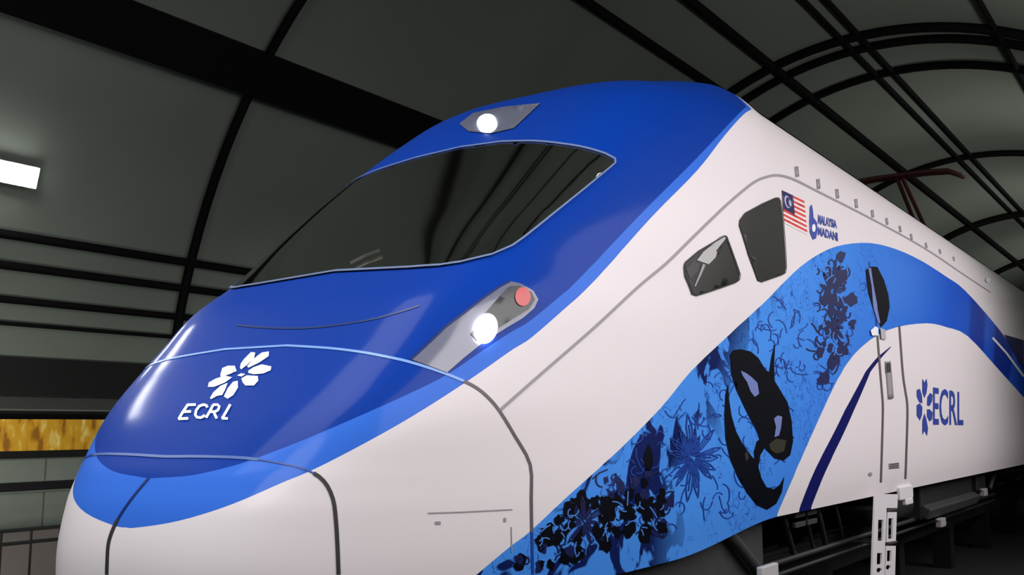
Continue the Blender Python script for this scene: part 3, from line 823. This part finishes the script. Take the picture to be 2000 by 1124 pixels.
for yy in (1000, 1064):
    a, b = on_x(1731, yy - 2, 1.69), on_x(1750, yy - 5, 1.69)
    MB().tube([a, b], .018, 8).tube([a, a + Vector((-.5, 0, 0))], .018, 8).tube([b, b + Vector((-.5, 0, 0))], .018, 8).build('ladder_step', M['under_mid'], lad)

# pantograph on the roof
pb = MB()
yb, zt = 20.6, 6.22
for dy in (-.06, .22):
    pts = [(-1.15, yb + dy, zt - .16), (-.9, yb + dy, zt - .03), (-.5, yb + dy, zt), (.5, yb + dy, zt), (.9, yb + dy, zt - .03), (1.15, yb + dy, zt - .16)]
    pb.tube(pts, .035, 8)
pan = pb.build('pantograph', M['panto'], train, smooth=True)
MB().tube([(-.05, yb + .05, zt - .05), (-.05, yb + 1.7, 5.3)], .04, 8).tube([(.05, yb + .05, zt - .05), (.12, yb + 1.7, 5.3)], .04, 8).build('upper_arm', M['panto'], pan)
MB().tube([(0, yb + 1.7, 5.3), (0, yb + .3, 4.85)], .06, 8).build('lower_arm', M['steel_dark'], pan)
MB().box((0, yb + .3, 4.80), (1.2, 1.5, .08)).build('base_frame', M['steel_dark'], pan, bevel=.02)
for sx in (-1, 1):
    for dy in (-.3, .9): MB().lathe((sx * .5, yb + dy, 4.58), (0, 0, 1), [(0, .07), (.04, .11), (.05, .06), (.09, .11), (.10, .06), (.14, .11), (.15, .06), (.2, .05)], 14).build('insulator', M['panto'], pan)

# ------------------------------------------------------------------ emblems and prints on the skin
k8 = lambda L: [(200 + x / 3.7475, 640 + y / 3.7475) for x, y in L]
PET = [[(1010, 300), (1015, 270), (1040, 235), (1090, 185), (1122, 188), (1112, 235), (1060, 280), (1020, 312)],
 [(1062, 288), (1100, 245), (1130, 218), (1170, 188), (1222, 180), (1220, 215), (1150, 262), (1072, 300)],
 [(1070, 322), (1110, 295), (1170, 275), (1240, 290), (1235, 318), (1180, 342), (1110, 348), (1072, 338)],
 [(1020, 378), (1060, 355), (1140, 360), (1145, 395), (1112, 430), (1050, 430), (1030, 408)],
 [(866, 350), (880, 302), (920, 285), (972, 285), (986, 325), (930, 348), (870, 368)],
 [(775, 440), (782, 408), (830, 380), (900, 357), (952, 370), (900, 408), (820, 440)],
 [(790, 522), (815, 480), (868, 432), (920, 410), (902, 460), (880, 500), (842, 506), (800, 530)],
 [(892, 510), (920, 450), (960, 402), (994, 395), (996, 445), (962, 500), (920, 527)],
 [(988, 357), (1018, 340), (1050, 346), (1022, 364)]]
lg = decal('nose_emblem', [k8(PET[0])], M['logo_white'], train, .005, 5)
for p in PET[1:]: decal('petal', [k8(p)], M['logo_white'], lg, .005, 5)
def text(name, s, quad, m, parent, off=.005, bold=.0, sides=None):
    cu = bpy.data.curves.new(name, 'FONT'); cu.body = s; cu.size = 1; cu.offset = bold; cu.resolution_u = 3
    to = bpy.data.objects.new(name, cu); C.objects.link(to)
    dg = bpy.context.evaluated_depsgraph_get(); dg.update()
    me = to.evaluated_get(dg).to_mesh(); vs = [v.co.copy() for v in me.vertices]; fs = [list(p.vertices) for p in me.polygons]
    bpy.data.objects.remove(to); bpy.data.curves.remove(cu)
    x0 = min(v.x for v in vs); x1 = max(v.x for v in vs); y0 = min(v.y for v in vs); y1 = max(v.y for v in vs)
    TL, TR, BR, BL = [Vector(q) for q in quad]; V = []
    for v in vs:
        a, b = (v.x - x0) / (x1 - x0), (v.y - y0) / (y1 - y0)
        p = (BL * (1 - a) + BR * a) * (1 - b) + (TL * (1 - a) + TR * a) * b
        V.append(px_point(p.x, p.y, off))
    return put(name, V, fs, m, parent)
# nose lettering, stroke by stroke
k8s = lambda L: k8(L)
E_ = [[(628, 572), (592, 625), (562, 676)], [(622, 572), (688, 570)], [(596, 622), (652, 620)], [(560, 674), (632, 671)]]
C_ = [[(772, 592), (765, 576), (742, 570), (712, 582), (690, 612), (684, 645), (696, 662), (722, 666), (745, 655), (752, 645)]]
R_ = [[(815, 572), (790, 620), (762, 667)], [(812, 572), (845, 570), (860, 585), (850, 610), (828, 622), (795, 622)], [(818, 622), (828, 645), (842, 672)]]
L_ = [[(940, 568), (912, 618), (880, 672)], [(878, 670), (922, 672)]]
let = None
for nm, G in (('letter', E_), ('letter', C_), ('letter', R_), ('letter', L_)):
    o = strip(nm if let else 'nose_lettering', [k8(g) for g in G], 5.2, M['logo_white'], let or train, .0055, 3)
    let = let or o
# side emblem and lettering
def fl_side():
    cx, cy = 1806, 795; P = []
    L = [[(cx - 5, 740), (cx - 1, 748), (cx + 3, 740), (cx + 5, 752), (cx + 3, 768), (cx - 1, 778), (cx - 5, 766)],
         [(cx - 5, 850), (cx - 1, 842), (cx + 4, 852), (cx + 6, 838), (cx + 3, 820), (cx - 1, 808), (cx - 5, 822)],
         [(cx - 16, 762), (cx - 10, 760), (cx - 6, 772), (cx - 5, 788), (cx - 11, 786), (cx - 16, 775)],
         [(cx - 16, 792), (cx - 10, 788), (cx - 5, 796), (cx - 6, 812), (cx - 10, 822), (cx - 16, 812)],
         [(cx + 5, 776), (cx + 10, 768), (cx + 15, 772), (cx + 14, 784), (cx + 9, 794), (cx + 4, 792)],
         [(cx + 4, 800), (cx + 9, 800), (cx + 15, 806), (cx + 14, 820), (cx + 9, 824), (cx + 4, 814)]]
    root = decal('side_emblem', [L[0]], M['logo_blue'], train, .005, 5)
    for l in L[1:]: decal('petal', [l], M['logo_blue'], root, .005, 5)
fl_side()
text('side_lettering', 'ECRL', [(1822, 756), (1881, 767), (1881, 832), (1822, 831)], M['logo_blue'], train, bold=.012)
text('ministry_lettering', 'MALAYSIA', [(1597, 419), (1633, 431), (1634, 447), (1597, 438)], M['logo_blue'], train, bold=.03)
text('ministry_lettering', 'MADANI', [(1597, 443), (1635, 455), (1636, 472), (1597, 460)], M['logo_blue'], train, bold=.03)
em = decal('small_emblem', [[(1581, 404), (1585, 400), (1587, 412), (1588, 425), (1595, 435), (1596, 452), (1593, 466), (1587, 469), (1581, 455), (1580, 436)]], M['logo_blue'], train, .005, 6)
decal('emblem_centre', [circ(1588, 446, 3.5, 8, 12)], M['logo_white'], em, .008, 5)
# flag: fourteen stripes, canton, crescent and star
fq = [Vector(q) for q in ((1526, 372), (1570, 393), (1576, 459), (1531, 436))]
def fp(a, b): p = (fq[0] * (1 - a) + fq[1] * a) * (1 - b) + (fq[3] * (1 - a) + fq[2] * a) * b; return (p.x, p.y)
fr = decal('flag', [[fp(0, 0), fp(1, 0), fp(1, 1), fp(0, 1)]], M['flag_white'], train, .004, 12)
for k in range(7): decal('red_stripe', [[fp(0, k / 7), fp(1, k / 7), fp(1, (k + .5) / 7), fp(0, (k + .5) / 7)]], M['flag_red'], fr, .0055, 12)
decal('canton', [[fp(0, 0), fp(.5, 0), fp(.5, .57), fp(0, .57)]], M['flag_blue'], fr, .007, 8)
cres = [fp(.2 + .13 * math.cos(a), .29 + .19 * math.sin(a)) for a in np.linspace(.7, 2 * PI - .7, 16)] + [fp(.235 + .10 * math.cos(a), .29 + .15 * math.sin(a)) for a in np.linspace(2 * PI - .9, .9, 14)]
decal('crescent', [cres], M['flag_star'], fr, .0085, 6)
decal('star', [[fp(.32 + (.085 if k % 2 == 0 else .045) * math.cos(k * PI / 14), .29 + (.13 if k % 2 == 0 else .07) * math.sin(k * PI / 14)) for k in range(28)]], M['flag_star'], fr, .0085, 6)

# printed animals and plants on the wave
k4 = lambda L: [(1000 + x / 2, 562 + y / 2) for x, y in L]
art = decal('wave_print', [k4([(850, 262), (862, 245), (890, 241), (930, 250), (960, 275), (990, 325), (1003, 330), (1012, 270), (1026, 218), (1022, 300), (1024, 365), (1045, 400), (1075, 450), (1090, 520), (1096, 600), (1085, 655), (1060, 676), (1025, 668), (992, 635), (968, 605), (955, 560), (930, 515), (905, 465), (875, 400), (856, 340)])], M['ink_black'], train, .0058, 10)
decal('printed_animal', [k4([(842, 375), (846, 440), (855, 500), (872, 560), (900, 615), (930, 655), (945, 672), (944, 640), (955, 600), (972, 590), (988, 622), (968, 655), (960, 700), (972, 745), (992, 780), (1020, 788), (1045, 770), (1062, 738), (1052, 800), (1030, 845), (995, 868), (955, 850), (915, 800), (880, 740), (850, 670), (832, 590), (828, 500), (832, 420)])], M['ink_black'], art, .0058, 10)
for L, mm in (([(890, 325), (912, 335), (932, 350), (955, 372), (962, 415), (945, 428), (928, 405), (915, 370), (898, 345)], 'ink_pale'), ([(1020, 512), (1035, 500), (1052, 505), (1048, 545), (1040, 578), (1022, 585), (1028, 545)], 'ink_pale'),
              ([(1000, 612), (1030, 590), (1068, 598), (1060, 640), (1030, 650), (1008, 635)], 'ink_brown'), ([(905, 650), (915, 640), (922, 665), (912, 680)], 'ink_brown')):
    decal('printed_patch', [k4(L)], M[mm], art, .008, 8)
decal('printed_leaf', [k4([(520, 640), (532, 612), (545, 640), (550, 680), (540, 720), (526, 725), (514, 700), (514, 660)])], M['ink_black'], art, .004, 8)
wpoly = [tuple(p) for p in W_UP] + [tuple(p) for p in W_LO[::-1]] + [(1500, 1008), (1350, 1040), (1200, 1088), (1120, 1120)]
def in_wave(x, y, mgn=5): return all(inside(x + dx, y + dy, [wpoly]) for dx, dy in ((mgn, 0), (-mgn, 0), (0, mgn), (0, -mgn)))
rnd = random.Random(11)
def flower(cx, cy, n, r0, r1, ax, m, w):
    lines = []
    for k in range(n):
        a = 2 * PI * k / n + rnd.uniform(-.12, .12); r = rnd.uniform(r0, r1); wd = rnd.uniform(.07, .13)
        P = lambda rr, off: (cx + rr * math.cos(a + off) * ax, cy + rr * math.sin(a + off))
        pt = [P(r * .12, 0), P(r * .4, wd * 1.6), P(r * .72, wd), P(r, 0), P(r * .72, -wd), P(r * .4, -wd * 1.6), P(r * .12, 0)]
        if all(in_wave(*q, 2) for q in pt): lines.append(pt)
        vein = [P(r * .2, .02), P(r * .75, .0)]
        if all(in_wave(*q, 2) for q in vein): lines.append(vein)
    strip('printed_flower', lines, w, m, art, .0045, 6)['kind'] = 'stuff'
flower(1352, 895, 17, 45, 88, .72, M['ink'], 2.6)
flower(1345, 890, 9, 25, 45, .72, M['ink'], 2.2)
flower(1625, 570, 13, 34, 70, .5, M['ink_dark'], 3.2)
flower(1630, 640, 9, 20, 40, .5, M['ink_dark'], 3)
flower(1140, 1020, 11, 30, 60, .8, M['ink_dark'], 2.5)
def squig(n, xr, yr, size, w, m, name='printed_foliage'):
    lines = []
    while len(lines) < n:
        x, y = rnd.uniform(*xr), rnd.uniform(*yr); a = rnd.uniform(0, 2 * PI); P = [(x, y)]
        bend = rnd.uniform(-.9, .9)
        for k in range(rnd.randint(3, 6)):
            a += bend + rnd.uniform(-.3, .3); x += size * math.cos(a) * .8; y += size * math.sin(a); P.append((x, y))
        if all(in_wave(*q, 4) for q in P): lines.append(P)
    strip(name, lines, w, m, art, .003, 5)['kind'] = 'stuff'
squig(60, (1390, 1690), (560, 760), 7, 2.0, M['ink'])
squig(55, (1200, 1420), (780, 1060), 8, 2.2, M['ink'])
squig(40, (1380, 1560), (700, 1000), 8, 2.0, M['ink'])
squig(60, (1020, 1300), (930, 1110), 7, 3.0, M['ink_dark'])
squig(40, (1590, 1660), (500, 740), 6, 3.2, M['ink_dark'])
def blobs(n, pts, size, m, name='printed_foliage'):
    for k in range(n):
        cx, cy, sx, sy = rnd.choice(pts); x, y = rnd.gauss(cx, sx), rnd.gauss(cy, sy); r = rnd.uniform(*size)
        L = []; N = 11; ph = rnd.uniform(0, 6)
        for i in range(N):
            a = 2 * PI * i / N; rr = r * (.55 + .75 * rnd.random()); L.append((x + rr * math.cos(a) * .75, y + rr * math.sin(a)))
        if all(in_wave(*q, 1) for q in L): decal(name, [L], m, art, .0038 + .0004 * (k % 3), 9)
blobs(70, [(1100, 1030, 40, 30), (1190, 1030, 45, 30), (1150, 985, 35, 25), (1260, 1000, 22, 35), (1080, 1075, 35, 22)], (8, 20), M['ink_black'])
blobs(26, [(1060, 1085, 40, 25), (1220, 940, 30, 30), (1290, 1010, 20, 35)], (6, 14), M['ink_dark'])
blobs(34, [(1625, 560, 16, 40), (1640, 600, 18, 40), (1615, 690, 14, 35)], (6, 15), M['ink_dark'])

M['ink_sky'] = mat('print_sky', lin(70, 130, 215), .5)
def squig_over(n, xr, yr, size, w, m):
    lines = []
    while len(lines) < n:
        x, y = rnd.uniform(*xr), rnd.uniform(*yr); a = rnd.uniform(0, 2 * PI); P = [(x, y)]
        bend = rnd.uniform(-.8, .8)
        for k in range(rnd.randint(2, 4)):
            a += bend; x += size * math.cos(a) * .8; y += size * math.sin(a); P.append((x, y))
        if all(in_wave(*q, 4) for q in P): lines.append(P)
    strip('printed_highlight', lines, w, m, art, .0062, 5)['kind'] = 'stuff'
squig_over(34, (1050, 1290), (950, 1100), 7, 2.2, M['ink_sky'])
squig_over(14, (1600, 1655), (520, 720), 6, 2.0, M['ink_sky'])

adopt(train)

# small pale box standing on a post beside the track
bx = thing('junction_box', 'small pale box on a dark post beside the track at the bottom edge', 'box', (1.9, 7.5, FLOOR))
p0 = on_x(1483, 1109, 1.9); p1 = on_x(1515, 1109, 1.9)
MB().box((1.9, (p0.y + p1.y) / 2, p0.z - .13), (.05, p1.y - p0.y, .26)).build('box_body', M['panel_grey'], bx, bevel=.01)
MB().box((1.9, (p0.y + p1.y) / 2, (FLOOR + p0.z - .26) / 2), (.1, .1, p0.z - .26 - FLOOR)).build('post', M['under'], bx)
adopt(bx)
